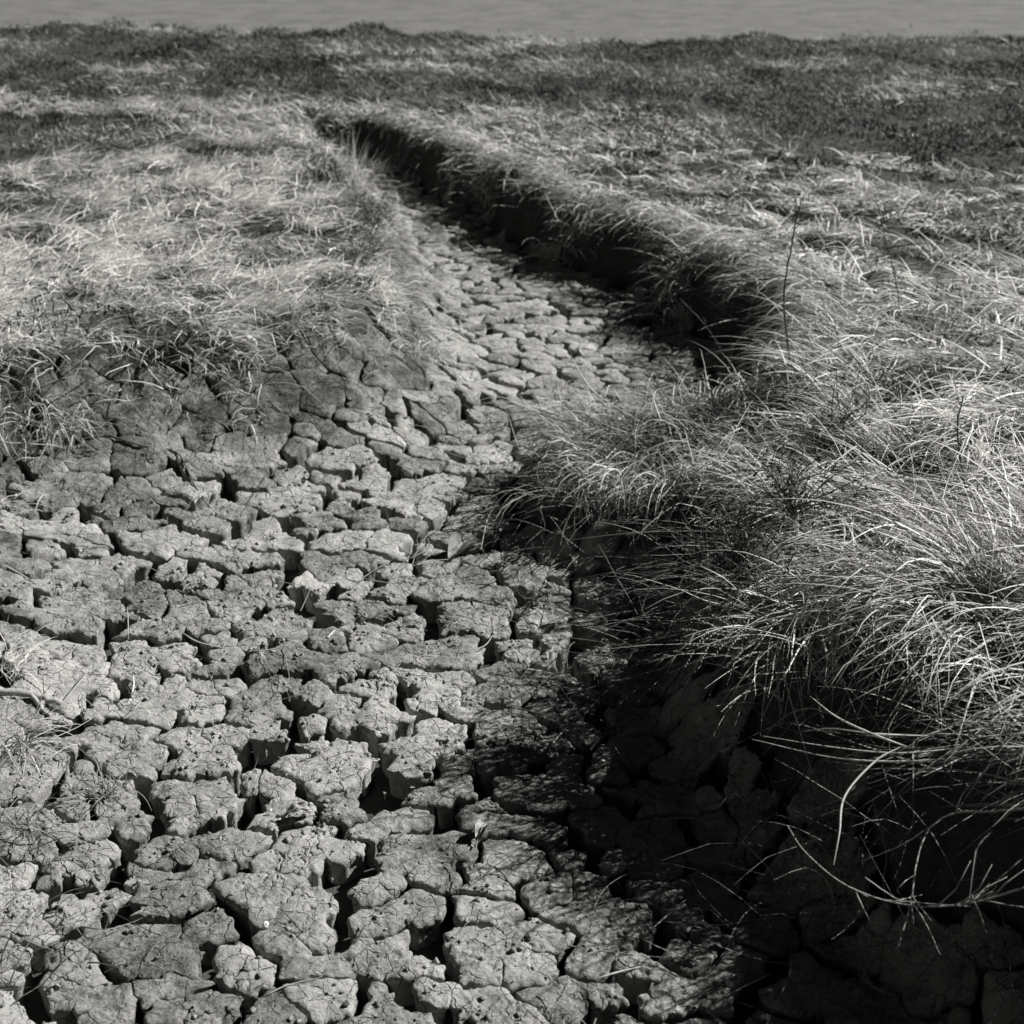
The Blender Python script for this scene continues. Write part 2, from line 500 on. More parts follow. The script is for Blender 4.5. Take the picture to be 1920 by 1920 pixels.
TOPS = []
def build_plates():
    rng = np.random.default_rng(5)
    big = jitter_seeds(.25, -2, 2, .8, 9, rng)
    mid = jitter_seeds(.122, -2, 2, .8, 9, rng)
    mf = jitter_seeds(.084, -2, 2, .8, 9, rng)
    mid = np.vstack([mid[mid[:, 1] < 3.3], mf[mf[:, 1] >= 3.3]])
    A = jitter_seeds(.060, -2, 2, 1.0, 3.7, rng)
    B = jitter_seeds(.066, -2.2, 2.2, 3.2, 8.2, rng)
    lim = 3.45
    A = A[A[:, 1] + .08 * noise(A[:, 0] * 3, A[:, 1] * 3, 1) < lim]
    B = B[B[:, 1] + .08 * noise(B[:, 0] * 3, B[:, 1] * 3, 1) >= lim]
    S = np.vstack([A, B])
    S[:, 0] *= AN
    px, py, _ = project(np.column_stack([S, T(S[:, 0], S[:, 1])]))
    S = S[(samp(MUD, S[:, 0], S[:, 1]) > -1) & (px > -320) & (px < 2240) & (py < 2330) & (samp(INS.astype(float), S[:, 0], S[:, 1]) > .2)]
    SR = S.copy(); S[:, 0] /= AN
    n = len(S)
    midid = nearest(S, mid)[:, 0]
    bigid = nearest(mid, big)[:, 0][midid]
    NB = nearest(S, S, 15)[:, 1:]
    # crack width of every pair of neighbours
    a, b = np.minimum(NB, np.arange(n)[:, None]), np.maximum(NB, np.arange(n)[:, None])
    h = np.modf(np.sin(a * 12.9898 + b * 78.233) * 43758.5453)[0]; h = np.abs(h)
    h2 = np.abs(np.modf(np.sin(a * 39.34 + b * 11.13) * 24634.63)[0])
    same_mid = midid[NB] == midid[:, None]
    same_big = bigid[NB] == bigid[:, None]
    G = np.where(same_mid, np.where(h < .80, -.0006, .0008 + .0016 * h2), np.where(same_big, .0042 + .0090 * h2, .0115 + .0190 * h2 ** 1.2))
    G = np.where(~same_mid & (h > .92), .0012, G)
    far = S[:, 1] > lim
    G[far] *= .85
    nyy = np.abs(S[NB, 1] - S[:, 1:]) / np.hypot(S[NB, 0] - S[:, :1], S[NB, 1] - S[:, 1:])
    G = np.where(G > .002, G * (1.3 - .82 * nyy ** 1.5), G)
    sl = samp(hl, SR[:, 0], SR[:, 1])                      # on the bank slope the cracks are tighter
    G = np.where(G > 0, G * (1 - .62 * sstep(.1, .5, sl))[:, None], G)
    hs = np.abs(np.modf(h * 971.3)[0])
    slc = sstep(.12, .4, sl)[:, None]
    G = np.where(same_big & (hs < .75 * slc), -.0006, G)
    G = np.where(~same_big & (hs < .35 * slc), .0012, G)
    okc = samp(MUD, SR[:, 0], SR[:, 1]) > .30
    prng = np.random.default_rng(77)
    nm = len(mid)
    off = prng.normal(0, .0026, nm); tilt = prng.normal(0, .022, (nm, 2)); msh = prng.normal(0, .05, nm)
    NBx, NBy = S[NB, 0], S[NB, 1]
    D = np.hypot(NBx - S[:, :1], NBy - S[:, 1:])

    def edge_fn(i, x, y, gate=None):
        """i: (n,) cell ids, x,y (n,K). distance to the crack edge, smallest over the neighbours"""
        X, Y = warp(x, y)
        best = np.full(x.shape, 9.0)
        for k in range(NB.shape[1]):
            if gate is not None:
                use = gate[i, k]
                if not use.any(): continue
            sx, sy = NBx[i, k][:, None], NBy[i, k][:, None]
            d = ((X - sx) ** 2 + (Y - sy) ** 2 - (X - S[i, 0][:, None]) ** 2 - (Y - S[i, 1][:, None]) ** 2) / (2 * D[i, k][:, None])
            g = G[i, k][:, None] * .5
            g = np.where(g > 0, g * (1 + .9 * noise(x * 13, y * 13, 150) + .7 * noise(x * 60, y * 60, 151)), g)
            d = d - g
            if gate is not None:
                d = np.where(use[:, None], d, 9.0)
            best = np.minimum(best, d)
        return best

    plates = {}
    for sel, K, NR, NS in ((okc & (S[:, 1] < 2.7), 72, 11, 4), (okc & (S[:, 1] >= 2.7) & ~far, 48, 8, 3), (okc & far & (S[:, 1] < 5.2), 34, 6, 2), (okc & far & (S[:, 1] >= 5.2), 22, 4, 1)):
        I = np.where(sel)[0]
        if not len(I): continue
        th = np.linspace(0, 2 * np.pi, K, endpoint=False)[None] + rng.random((len(I), 1))
        # the seed in unwarped space: a few fixed-point steps
        cx, cy = SR[I, 0].copy(), SR[I, 1].copy()
        for _ in range(5):
            wx_, wy_ = warp(cx, cy)
            cx -= (wx_ - S[I, 0]) * AN; cy -= wy_ - S[I, 1]
        ct, st = np.cos(th), np.sin(th)
        lo = np.zeros(th.shape); hi = np.full(th.shape, np.nan)
        prev = np.zeros(th.shape)
        for r in np.linspace(.004, .15, 32):
            e = edge_fn(I, cx[:, None] + ct * r, cy[:, None] + st * r)
            newly = np.isnan(hi) & (e < 0)
            hi[newly] = r; lo[newly] = prev[newly]
            prev = np.where(np.isnan(hi), r, prev)
        nohit = np.isnan(hi); hi[nohit] = .15; lo[nohit] = .145
        for _ in range(5):
            mid_ = (lo + hi) / 2
            e = edge_fn(I, cx[:, None] + ct * mid_, cy[:, None] + st * mid_)
            lo = np.where(e < 0, lo, mid_); hi = np.where(e < 0, mid_, hi)
        R = lo
        tt = np.concatenate([np.linspace(.12, .80, NR - 3), [.90, .965, 1.0]]) if NR > 4 else np.array([.3, .65, .9, 1.0])
        gate = ~same_mid
        verts = []
        mi = midid[I][:, None]
        mc = mid[midid[I]] * [AN, 1]
        ringsz = []
        def top(x, y):
            z = T(x, y) + flake(x, y) + (off[mi] + (x - mc[:, :1]) * tilt[mi, 0] + (y - mc[:, 1:]) * tilt[mi, 1]) * (1 - .75 * sstep(.1, .4, samp(hl, x, y)))
            e = np.clip(edge_fn(I, x, y, gate), 0, 1)
            z -= .0030 * np.exp(-e / .0030) + .0036 * np.exp(-e / .018) * (.6 + 2.6 * noise(x * 20, y * 20, 155))
            ea = np.clip(edge_fn(I, x, y, G > 0), 0, 1)
            z -= .0016 * np.exp(-ea / .0022)
            return z
        c0 = np.stack([cx, cy, top(cx[:, None], cy[:, None])[:, 0]], -1)[:, None, :]
        verts.append(c0)
        for t in tt:
            x, y = cx[:, None] + ct * R * t, cy[:, None] + st * R * t
            verts.append(np.stack([x, y, top(x, y)], -1))
        rim = verts[-1]
        deps = {4: (.005, .014, .030, .075), 3: (.008, .024, .07), 2: (.015, .065), 1: (.055,)}[NS]
        Rs = R
        for q, dp in enumerate(deps):
            if K > 30: Rs = (np.roll(Rs, 1, 1) + Rs + np.roll(Rs, -1, 1)) / 3
            jit = .0048 * noise(rim[..., 0] * 70 + q * 3.7, rim[..., 1] * 70 + dp * 400, 160 + q) - .0010 * (q + 1) + .0022 * (q == 0)
            rr = np.maximum(np.minimum(Rs, R + .001) + jit, R * .5)
            x, y = cx[:, None] + ct * rr, cy[:, None] + st * rr
            verts.append(np.stack([x, y, rim[..., 2] - dp * (1 + .35 * noise(x * 30, y * 30, 165 + q))], -1))
        V = np.concatenate(verts, 1)                     # (n, 1 + rings*K, 3)
        if K > 34: TOPS.append(V[:, 1:1 + (len(tt) - 1) * K].reshape(-1, 3))
        rings = len(tt) + len(deps)
        k = np.arange(K); k2 = (k + 1) % K
        tri = np.stack([np.zeros(K, int), 1 + k, 1 + k2], -1)
        quad = np.concatenate([np.stack([1 + r * K + k, 1 + (r + 1) * K + k, 1 + (r + 1) * K + k2, 1 + r * K + k2], -1) for r in range(rings - 1)])
        for q, i in enumerate(I):
            plates.setdefault(int(midid[i]), []).append((V[q], quad, tri))
    # size in the picture: the 300 largest are parts, the rest one part
    info = []
    for mid_i, parts in plates.items():
        V, Q, Tt = join(parts)
        px, py, dep = project(V)
        ok = (px > 0) & (px < 1920) & (py > 0) & (py < 1920)
        area = (np.ptp(px) * np.ptp(py)) * ok.mean()
        info.append((area, mid_i, V, Q, Tt))
    info.sort(key=lambda t: -t[0])
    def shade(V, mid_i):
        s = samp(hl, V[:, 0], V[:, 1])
        darker = -.06 * sstep(.02, .12, s) - .10 * sstep(.15, .45, s) - .12 * sstep(.1, .4, samp(hr, V[:, 0], V[:, 1]))  # moist bank earth on both sides, plus right bank's shade painted into the colour
        return msh[mid_i] * (1 - .7 * sstep(.1, .4, s)) + darker
    for area, mid_i, V, Q, Tt in info[:300]:
        c = V.mean(0); c[2] = V[:, 2].max()
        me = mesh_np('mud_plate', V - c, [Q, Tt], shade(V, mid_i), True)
        o = link('mud_plate', me, M_MUD, creek_bed)
        o.location = c
    rest = info[300:]
    if rest:
        V, Q, Tt = join([(v, q, t) for _, _, v, q, t in rest])
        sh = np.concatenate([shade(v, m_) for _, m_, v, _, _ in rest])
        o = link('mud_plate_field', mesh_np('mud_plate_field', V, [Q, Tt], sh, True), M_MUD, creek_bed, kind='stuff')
    pass
build_plates()

def build_crumbs(P):
    rng = np.random.default_rng(31)
    k = (fbm(P[:, 0] * 5, P[:, 1] * 5, 2, 333) > -.1) & (P[:, 1] < 4.2)
    P = P[k]
    P = P[rng.random(len(P)) < 4200 / len(P)]
    x, y = P[:, 0], P[:, 1]; n = len(x)
    r = .0018 + .0055 * rng.random(n) ** 3
    base = np.array([[1, 0, 0], [-1, 0, 0], [0, 1, 0], [0, -1, 0], [0, 0, 1], [0, 0, -1]], float)
    tri = np.array([[0, 2, 4], [2, 1, 4], [1, 3, 4], [3, 0, 4], [2, 0, 5], [1, 2, 5], [3, 1, 5], [0, 3, 5]])
    V = base[None] * rng.uniform(.6, 1.3, (n, 6, 3)) + rng.normal(0, .25, (n, 6, 3))
    V = V * r[:, None, None] * np.array([1, 1, .7])
    V += np.stack([x, y, P[:, 2] + r * .25], -1)[:, None, :]
    F = (tri[None] + (np.arange(n) * 6)[:, None, None]).reshape(-1, 3)
    link('mud_crumbs', mesh_np('mud_crumbs', V.reshape(-1, 3), F, np.repeat(rng.normal(0, .06, n), 6)), M_MUD, creek_bed, kind='stuff')
build_crumbs(np.vstack(TOPS))

# ------------------------------------------------------------------ grass
def blades(root, az, L, w, e0, e1, S=6, lay=None, curl=.35, kink=.0, sh=None, fold=False, rng=RNG, power=1.3, follow=True, broken=.28):
    """ribbons that leave root at elevation e0 and end at e1, turning as they go, resting on the ground where they meet it"""
    N = len(root)
    P = np.empty((N, S + 1, 3)); P[:, 0] = root
    Dm = np.empty((N, S + 1, 3))
    cz = rng.normal(0, curl, N)
    a = az.copy()
    seg = L / S
    # some blades are broken: they turn sharply half way
    brk_at = max(1, S // 2)
    isb = rng.random(N) < broken
    brk = isb * rng.normal(0, .9, N); brk2 = isb * rng.normal(-.1, .45, N); eb = np.zeros(N)
    if lay is None: lay = np.zeros(N)
    for k in range(S + 1):
        t = k / S
        e = e0 + (e1 - e0) * t ** power
        if k == brk_at: a = a + brk; eb = eb + brk2
        aa = a + cz * t + kink * rng.normal(0, 1, N)
        e = e + kink * .7 * rng.normal(0, 1, N) + eb
        d = np.stack([np.cos(aa) * np.cos(e), np.sin(aa) * np.cos(e), np.sin(e)], -1)
        Dm[:, k] = d
        if k < S:
            q = P[:, k] + d * seg[:, None]
            if follow:
                q[:, 2] = np.maximum(q[:, 2], T(q[:, 0], q[:, 1]) + lay * (1 - .6 * t) + .003)
            P[:, k + 1] = q
    Dm[:, :-1] = P[:, 1:] - P[:, :-1]; Dm[:, -1] = Dm[:, -2]
    Dm /= np.linalg.norm(Dm, axis=-1, keepdims=True) + 1e-9
    up = np.stack([rng.normal(0, .55, N), rng.normal(0, .55, N), np.ones(N)], -1)[:, None, :]
    side = np.cross(Dm, up); side /= np.linalg.norm(side, axis=-1, keepdims=True) + 1e-9
    tp = np.linspace(0, 1, S + 1)
    wid = w[:, None] * (1 - .86 * tp[None] ** 2.2) * .5
    A = P - side * wid[..., None]; B = P + side * wid[..., None]
    sh = (rng.random(N) if sh is None else sh)
    if fold:
        nrm = np.cross(side, Dm)
        C = P + nrm * (wid * .7)[..., None]
        V = np.stack([A, C, B], 2).reshape(-1, 3); c = 3
        shv = np.repeat(sh, (S + 1) * 3)
    else:
        V = np.stack([A, B], 2).reshape(-1, 3); c = 2
        shv = np.repeat(sh, (S + 1) * 2)
    base = (np.arange(N) * (S + 1) * c)[:, None]
    fs = []
    for k in range(S):
        for j in range(c - 1):
            o = k * c + j
            fs.append(np.stack([base + o, base + o + 1, base + o + 1 + c, base + o + c], -1))
    F = np.concatenate(fs, 1).reshape(-1, 4)
    return V, F, shv

def cat_blades(lst):
    V, F, S, n = [], [], [], 0
    for v, f, s in lst:
        V.append(v); F.append(f + n); S.append(s); n += len(v)
    return np.vstack(V), np.vstack(F), np.concatenate(S)

def scatter(n, x0, x1, y0, y1, dens, rng=RNG, margin=900):
    x = rng.uniform(x0, x1, n); y = rng.uniform(y0, y1, n)
    z = T(x, y)
    px, py, dep = project(np.stack([x, y, z], -1))
    k = (px > -margin - 100) & (px < 2080 + margin) & (py < 2200) & (rng.random(n) < dens(x, y, px, py))
    return np.stack([x[k], y[k], z[k]], -1), px[k], py[k]

def blob(px, py, cx, cy, rx, ry, rot=0.0):
    c, s = math.cos(rot), math.sin(rot)
    u, v = px - cx, py - cy
    u, v = u * c + v * s, -u * s + v * c
    return np.exp(-((u / rx) ** 2 + (v / ry) ** 2))

# regions of the marsh, in plan: where the pale laid grass grows and where the low dark plants do
def plan_px(x, y):
    p, q, _ = project(np.stack([x, y, marsh_level(y)], -1))
    return p, q
def pale_map(x, y):
    px, py = plan_px(x, y)
    right = x > lin(y, (0, -.2), (3, -.2), (4, 0), (5.5, -.6), (6.9, -1.3), (7.2, -3), (12, -6))
    n = fbm(x * 1.1, y * .8, 3, 200)
    n2 = fbm(x * 4.5, y * 3.5, 3, 210)
    ytop = np.interp(px, [560, 900, 1250, 1500, 1920], [185, 205, 235, 300, 330])
    pr = sstep(-30, 60, py - ytop + 60 * n2)
    pr = np.maximum(pr, .85 * blob(px, py, 1700, 172, 130, 24))
    yl = np.interp(px, [-200, 0, 300, 560, 700], [330, 320, 285, 300, 480])
    pl = sstep(-25, 45, py - yl + 50 * n2)
    pl = pl * (1 - .9 * blob(px, py, 60, 405, 150, 26, .1)) * (1 - .85 * blob(px, py, 690, 400, 55, 75, .4)) * (1 - .8 * blob(px, py, 495, 300, 60, 18)) * (1 - .8 * blob(px, py, 550, 350, 50, 12))
    pl = pl * (1 - .9 * blob(px, py, 500, 480, 70, 22, .4)) * (1 - .6 * blob(px, py, 250, 600, 220, 40)) * (1 - .6 * blob(px, py, 620, 560, 90, 60))
    for b in ((430, 270, 110, 14), (40, 212, 60, 10), (640, 98, 70, 15), (960, 95, 160, 14, -.1), (780, 108, 90, 8), (1180, 215, 90, 12), (1500, 130, 120, 7), (250, 140, 90, 8), (300, 60, 120, 6), (530, 300, 40, 8), (800, 140, 120, 16), (1000, 130, 60, 10)):
        pl = np.maximum(pl, .9 * blob(px, py, *b)); pr = np.maximum(pr, .9 * blob(px, py, *b))
    m = np.where(right, pr, pl)
    return np.clip(m + .25 * n * m, 0, 1)
def soil(x, y):
    """1 on the vegetated marsh, 0 in the channel"""
    return (samp(OUT, x, y) > 0) | (samp(hh, x, y) > .93)

def humps(x, y):
    return np.clip(.5 + 1.1 * fbm(x * 3.2, y * 3.2, 3, 230), 0, 1)

def right_side(x, y):
    return x > lin(y, (0, -.2), (3, -.2), (4, 0), (5.5, -.6), (6.9, -1.3), (7.2, -1.6), (12, -3))

def tufts(n, x0, x1, y0, y1, dens, per, sig, rng=RNG):
    """tuft centres by density, each with its own share of blades: returns blade roots and the index of their tuft"""
    R, px, py = scatter(n, x0, x1, y0, y1, dens)
    cnt = rng.poisson(per, len(R))
    idx = np.repeat(np.arange(len(R)), cnt)
    P = R[idx].copy()
    P[:, :2] += rng.normal(0, sig, (len(P), 2))
    P[:, 2] = T(P[:, 0], P[:, 1])
    return P, idx, R

def build_right_grass():
    parts = []
    for (y0, y1, dm, per, w, S, x1) in ((.9, 2.7, 190, 62, .0030, 8, 2.8), (2.7, 4.4, 170, 44, .0040, 6, 4.2), (4.4, 7.0, 150, 30, .0052, 4, 5.8)):
        n = int(dm * (x1 + 1.6) * (y1 - y0))
        def dens(x, y, px, py):
            hole = lin(y, (2.5, .04), (4, .22)) + lin(y, (2.5, .96), (4, .78)) * sstep(-.12, .14, fbm(x * 5, y * 5, 2, 240))
            return pale_map(x, y) * (samp(hh, x, y) > .75) * right_side(x, y) * hole * (1 - .45 * samp(PROM, x, y))
        R, idx, C = tufts(n, -1.6, x1, y0, y1, dens, per, .030)
        N, M = len(R), len(C)
        x, y = R[:, 0], R[:, 1]
        cx, cy = C[:, 0], C[:, 1]
        hump = (humps(cx, cy) ** 1.3 * lin(cy, (1, .14), (2.6, .11), (4, .07), (7, .035)) * (.35 + .65 * sstep(0, .18, samp(OUT, cx, cy))) * (1 - .7 * samp(PROM, cx, cy)))
        lay = np.maximum(hump[idx] * (.25 + .75 * RNG.random(N) ** .6), 0)
        base = lin(cy, (1, 2.35), (1.9, 2.50), (2.5, 3.1), (4, 3.6), (7, 3.9))
        taz = base + 1.4 * fbm(cx * 2.4, cy * 2.4, 3, 250) + RNG.normal(0, .65, M)
        taz = np.where(RNG.random(M) < .2, RNG.uniform(0, 6.28, M), taz)
        az = taz[idx] + RNG.normal(0, .36, N)
        az = np.where(RNG.random(N) < .14, RNG.uniform(0, 6.28, N), az)
        TL = RNG.uniform(.14, .40, M) * lin(cy, (1, 1.0), (2.5, .92), (4, .62), (7, .36)) * (1 - .35 * samp(PROM, cx, cy))
        L = TL[idx] * RNG.uniform(.5, 1.1, N)
        te = RNG.normal(.32, .24, M) * lin(cy, (2.4, 1), (3.6, .7))
        e0 = te[idx] + RNG.normal(0, .22, N); e1 = RNG.normal(-.38, .30, N)
        root = R.copy(); root[:, 2] += lay * .8
        tsh = RNG.normal(.58, .22, M)
        deep = lay / np.maximum(hump[idx], .01)
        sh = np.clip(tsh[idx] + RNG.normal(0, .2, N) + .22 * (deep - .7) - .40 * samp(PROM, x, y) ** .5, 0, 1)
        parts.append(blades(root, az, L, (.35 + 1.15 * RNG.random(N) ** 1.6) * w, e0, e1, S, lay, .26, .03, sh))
    V, F, s = cat_blades(parts)
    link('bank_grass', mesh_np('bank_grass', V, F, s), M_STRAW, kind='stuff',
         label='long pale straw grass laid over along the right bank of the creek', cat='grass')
    pass
    # blades that hang over the edge of the right bank, down its dark face
    P = []
    for a, b in zip(RIGHT[:-1], RIGHT[1:]):
        d = b - a; l = np.linalg.norm(d)
        n = int(l * 1100)
        t = RNG.random(n)
        q = a + d * t[:, None]
        nrm = np.array([-d[1], d[0]]) / (l + 1e-9)      # into the channel
        P.append(np.column_stack([q, np.tile(nrm, (n, 1))]))
    P = np.vstack(P)
    P = P[(P[:, 1] > .9) & (P[:, 1] < 7.2)]
    clump = sstep(-.25, .12, noise(P[:, 0] * 9, P[:, 1] * 9, 243)) 
    P = P[RNG.random(len(P)) < .12 + .88 * clump]
    notch = (samp(PROM, P[:, 0], P[:, 1]) < .75) & (P[:, 1] > 2.05) & (P[:, 1] < 3.0)
    P = P[~(notch & (RNG.random(len(P)) < .75))]
    P = P[RNG.random(len(P)) < lin(P[:, 1], (1, 1), (3, .9), (4.2, .75), (7, .6))]
    N = len(P)
    inset = np.abs(RNG.normal(0, .07, N))
    x = P[:, 0] - P[:, 2] * inset; y = P[:, 1] - P[:, 3] * inset
    root = np.stack([x, y, T(x, y) + RNG.uniform(.0, .07, N)], -1)
    az = np.arctan2(P[:, 3], P[:, 2]) + RNG.normal(0, .45, N) + .5 * noise(x * 3, y * 3, 244)
    L = RNG.uniform(.12, .34, N) * lin(y, (1, 1.0), (2.2, .9), (4.5, .75), (7, .45)) * (1 - .35 * samp(PROM, x, y))
    sh = np.clip(RNG.normal(.5, .22, N), 0, 1)
    V, F, s = blades(root, az, L, RNG.uniform(.5, 1.2, N) * lin(y, (1, .0026), (7, .004)), RNG.normal(.35, .3, N), RNG.normal(-1.15, .3, N) + lin(y, (1.2, .5), (2.3, 0)), 7, None, .4, .04, sh)
    link('overhanging_grass', mesh_np('overhanging_grass', V, F, s), M_STRAW, kind='stuff',
         label='grass blades hanging over the dark edge of the right bank', cat='grass')

def build_left_grass():
    parts = []
    for (y0, y1, dm, per, w, S) in ((1.0, 4.3, 300, 44, .0026, 6), (4.3, 7.4, 230, 30, .0038, 4)):
        x0 = -4.8
        n = int(dm * (0 - x0) * (y1 - y0))
        def dens(x, y, px, py):
            hole = .2 + .8 * sstep(-.25, .05, fbm(x * 5, y * 5, 2, 241))
            lim = lin(y, (3.6, .93), (4.4, .70))
            return np.maximum(pale_map(x, y), .45 * (y < 5.8)) * (samp(hh, x, y) > lim + .1 * noise(x * 8, y * 8, 5)) * (~right_side(x, y)) * hole
        R, idx, C = tufts(n, x0, .3, y0, y1, dens, per, .03)
        N, M = len(R), len(C); x, y = R[:, 0], R[:, 1]
        cx, cy = C[:, 0], C[:, 1]
        hump = humps(cx, cy) ** 1.2 * .075 * sstep(0, .3, samp(OUT, cx, cy) + .06)
        lay = hump[idx] * (.3 + .7 * RNG.random(N) ** .7)
        taz = -.35 + 1.2 * fbm(cx * 2.2, cy * 2.2, 3, 260) + RNG.normal(0, .6, M)
        az = taz[idx] + RNG.normal(0, .4, N)
        az = np.where(RNG.random(N) < .15, RNG.uniform(0, 6.28, N), az)
        L = RNG.uniform(.05, .17, N)
        root = R.copy(); root[:, 2] += lay
        pm = pale_map(x, y)
        sh = np.clip(RNG.normal(.42, .14, M)[idx] + RNG.normal(0, .2, N) + .85 * pm - .16, 0, 1)
        parts.append(blades(root, az, L, RNG.uniform(.5, 1.3, N) * w, RNG.normal(.26, .28, N), RNG.normal(-.22, .28, N), S, lay, .35, .08, sh))
    V, F, s = cat_blades(parts)
    link('matted_grass', mesh_np('matted_grass', V, F, s), M_STRAW, kind='stuff',
         label='short pale matted grass covering the top of the left bank', cat='grass')
    pass

def build_low_plants():
    # short dark plants of the marsh top, small leaves on short stems
    parts = []
    for (y0, y1, dens_m2, w) in ((2.6, 5.0, 4200, .0045), (5.0, 12.4, 3600, .0072)):
        n = int(dens_m2 * 13.0 * (y1 - y0))
        def dens(x, y, px, py):
            return (1 - .5 * pale_map(x, y)) * soil(x, y) * (.32 + .68 * sstep(-.2, .15, fbm(x * 2.4, y * 2.4, 3, 270))) * np.maximum(sstep(-.25, .45, EDGE(x) - y + .5 * noise(x * 1.7, y * 2.5, 271)), .9 * sstep(.28, .36, fbm(x * 1.1, y * 3.2, 2, 272)) * (y < EDGE(x) + 1.3))
        R, px, py = scatter(n, -6.5, 6.5, y0, y1, dens, margin=500)
        N = len(R); x, y = R[:, 0], R[:, 1]
        hgt = (humps(x * .8, y * .8) * .045 + .008 + .05 * sstep(.1, .5, noise(x * 2.2, y * 2.2, 275))) * sstep(0, 1.2, EDGE(x) - y + .25)
        root = R.copy()
        dr = sstep(.1, .6, y - EDGE(x)); root[:, 2] = root[:, 2] * (1 - dr) - .035 * dr
        root[:, 2] += np.maximum(hgt, .03 * dr) * RNG.random(N) ** .6
        L = RNG.uniform(.012, .034, N)
        sh = np.clip(.30 + .35 * RNG.normal(0, 1, N) * .6 + 1.15 * fbm(x * 1.3, y * .9, 4, 280), 0, 1) ** 1.3 * (.35 + 1.1 * sstep(-.22, .25, fbm(x * .9, y * .7, 3, 285)))
        parts.append(blades(root, RNG.uniform(0, 6.28, N), L, RNG.uniform(.6, 1.4, N) * w, RNG.normal(.8, .5, N), RNG.normal(.1, .6, N), 2, None, .5, .1, sh, follow=False))
    V, F, s = cat_blades(parts)
    link('marsh_plants', mesh_np('marsh_plants', V, F, s), M_LOW, kind='stuff',
         label='dark low small-leaved plants covering the marsh behind the creek', cat='ground cover')
    pass

def build_far_grass():
    # pale wisps over the far marsh
    def dens(x, y, px, py):
        return np.maximum(pale_map(x, y), .02 + .40 * sstep(.12, .45, fbm(x * 1.3, y * .9, 3, 290))) * (y < EDGE(x)) * soil(x, y)
    R, px, py = scatter(160000, -6.6, 6.6, 6.2, 12, dens, margin=500)
    N = len(R); x, y = R[:, 0], R[:, 1]
    lay = humps(x, y) * RNG.random(N) * .04 + .012
    root = R.copy(); root[:, 2] += lay
    V, F, s = blades(root, 3.4 + RNG.normal(0, 1.0, N), RNG.uniform(.04, .12, N), RNG.uniform(.6, 1.3, N) * .0045, RNG.normal(.3, .3, N), RNG.normal(-.3, .3, N), 3, lay, .4, 0, np.clip(RNG.normal(.28, .15, N) + .5 * pale_map(x, y), 0, 1))
    link('far_grass', mesh_np('far_grass', V, F, s), M_STRAW, kind='stuff', label='thin pale wisps of grass over the far marsh by the mud flat', cat='grass')

build_right_grass()
build_left_grass()
build_low_plants()
build_far_grass()

# ------------------------------------------------------------------ single things
def on(px, py, lift=0.0):
    p = hit(px, py); p[2] += lift
    return p
def vert(px, py, Y):
    d = ray(px, py); t = Y / d[1]
    return np.array([d[0] * t, Y, CAM_H + d[2] * t])
def make(name, VFC, mat, smooth=True, **kw):
    V, Q, C = VFC
    lo = V[np.argmin(V[:, 2])].copy()
    o = link(name, mesh_np(name, V - lo, [Q, C], None if 'shade' not in kw else np.full(len(V), kw.pop('shade')), smooth), mat, **kw)
    o.location = lo
    return o
def twig_parts(P, r0, r1, sides=6, n=5, rough=.12):
    P = spline(P, n)
    P = P + RNG.normal(0, r0 * .35, P.shape) * np.linspace(0, 1, len(P))[:, None].clip(0, .7)
    return tube(P, np.linspace(r0, r1, len(P)), sides, rough)
def side_twigs(P, n, L, r, spread=.9, t0=.25):
    Q = spline(P, 8); out = []
    for k in range(n):
        i = int((t0 + (1 - t0) * random.random()) * (len(Q) - 2))
        d = Q[i + 1] - Q[i]; d /= np.linalg.norm(d)
        v = RNG.normal(0, 1, 3); v -= d * v.dot(d); v /= np.linalg.norm(v)
        g = d * random.uniform(.5, 1) + v * spread * random.uniform(.5, 1); g /= np.linalg.norm(g)
        l = L * random.uniform(.5, 1.2)
        p = [Q[i], Q[i] + g * l * .5, Q[i] + g * l + RNG.normal(0, l * .1, 3)]
        out.append(tube(p, [r, r * .8, r * .4], 5, .1))
    return out

def thing(name, loc, label, cat, group=None):
    o = bpy.data.objects.new(name, None)
    o.empty_display_size = .05
    o.location = loc
    COL.objects.link(o)
    o['label'] = label; o['category'] = cat
    if group: o['group'] = group
    return o
def part(name, VFC, mat, parent, shade=None):
    V, Q, C = VFC
    V = V - np.array(parent.location)
    return link(name, mesh_np(name, V, [Q, C], None if shade is None else np.full(len(V), shade), True), mat, parent)

G_ST = 'dead upright stalks in the grass'
def stalk(pts, r, label, nside):
    base = on(*pts[-1]); Y = base[1]
    P = [vert(x, y, Y + .02 * k) for k, (x, y) in enumerate(pts[::-1])]
    P[0] = base + np.array([0, 0, -.03])
    o = thing('dead_stalk', base, label, 'dead stalk', G_ST)
    part('stem', twig_parts(P, r * .75, r * .35), M_TWIG, o)
    for v in side_twigs(P, nside + 3, .030, r * .3, .8):
        part('side_twig', v, M_TWIG, o)
stalk([(1502, 378), (1480, 478), (1470, 560), (1478, 650), (1494, 735)], .0042, 'tall dark dead stalk with a blunt tip standing at the edge of the right bank', 3)
stalk([(1640, 358), (1666, 470), (1685, 560), (1683, 628)], .0026, 'thin dark leaning stalk in the pale grass right of the tall blunt stalk', 4)
stalk([(1806, 740), (1795, 800), (1804, 880), (1832, 975)], .0034, 'short dark dead stalk near the right edge in the middle of the grass', 2)
stalk([(1586, 345), (1572, 400), (1566, 440)], .0026, 'small dark stalk standing far back between the tall and the thin stalk', 1)
stalk([(1275, 560), (1330, 620), (1385, 700)], .0030, 'dark leaning stem at the foot of the right bank above the shaded bed', 3)

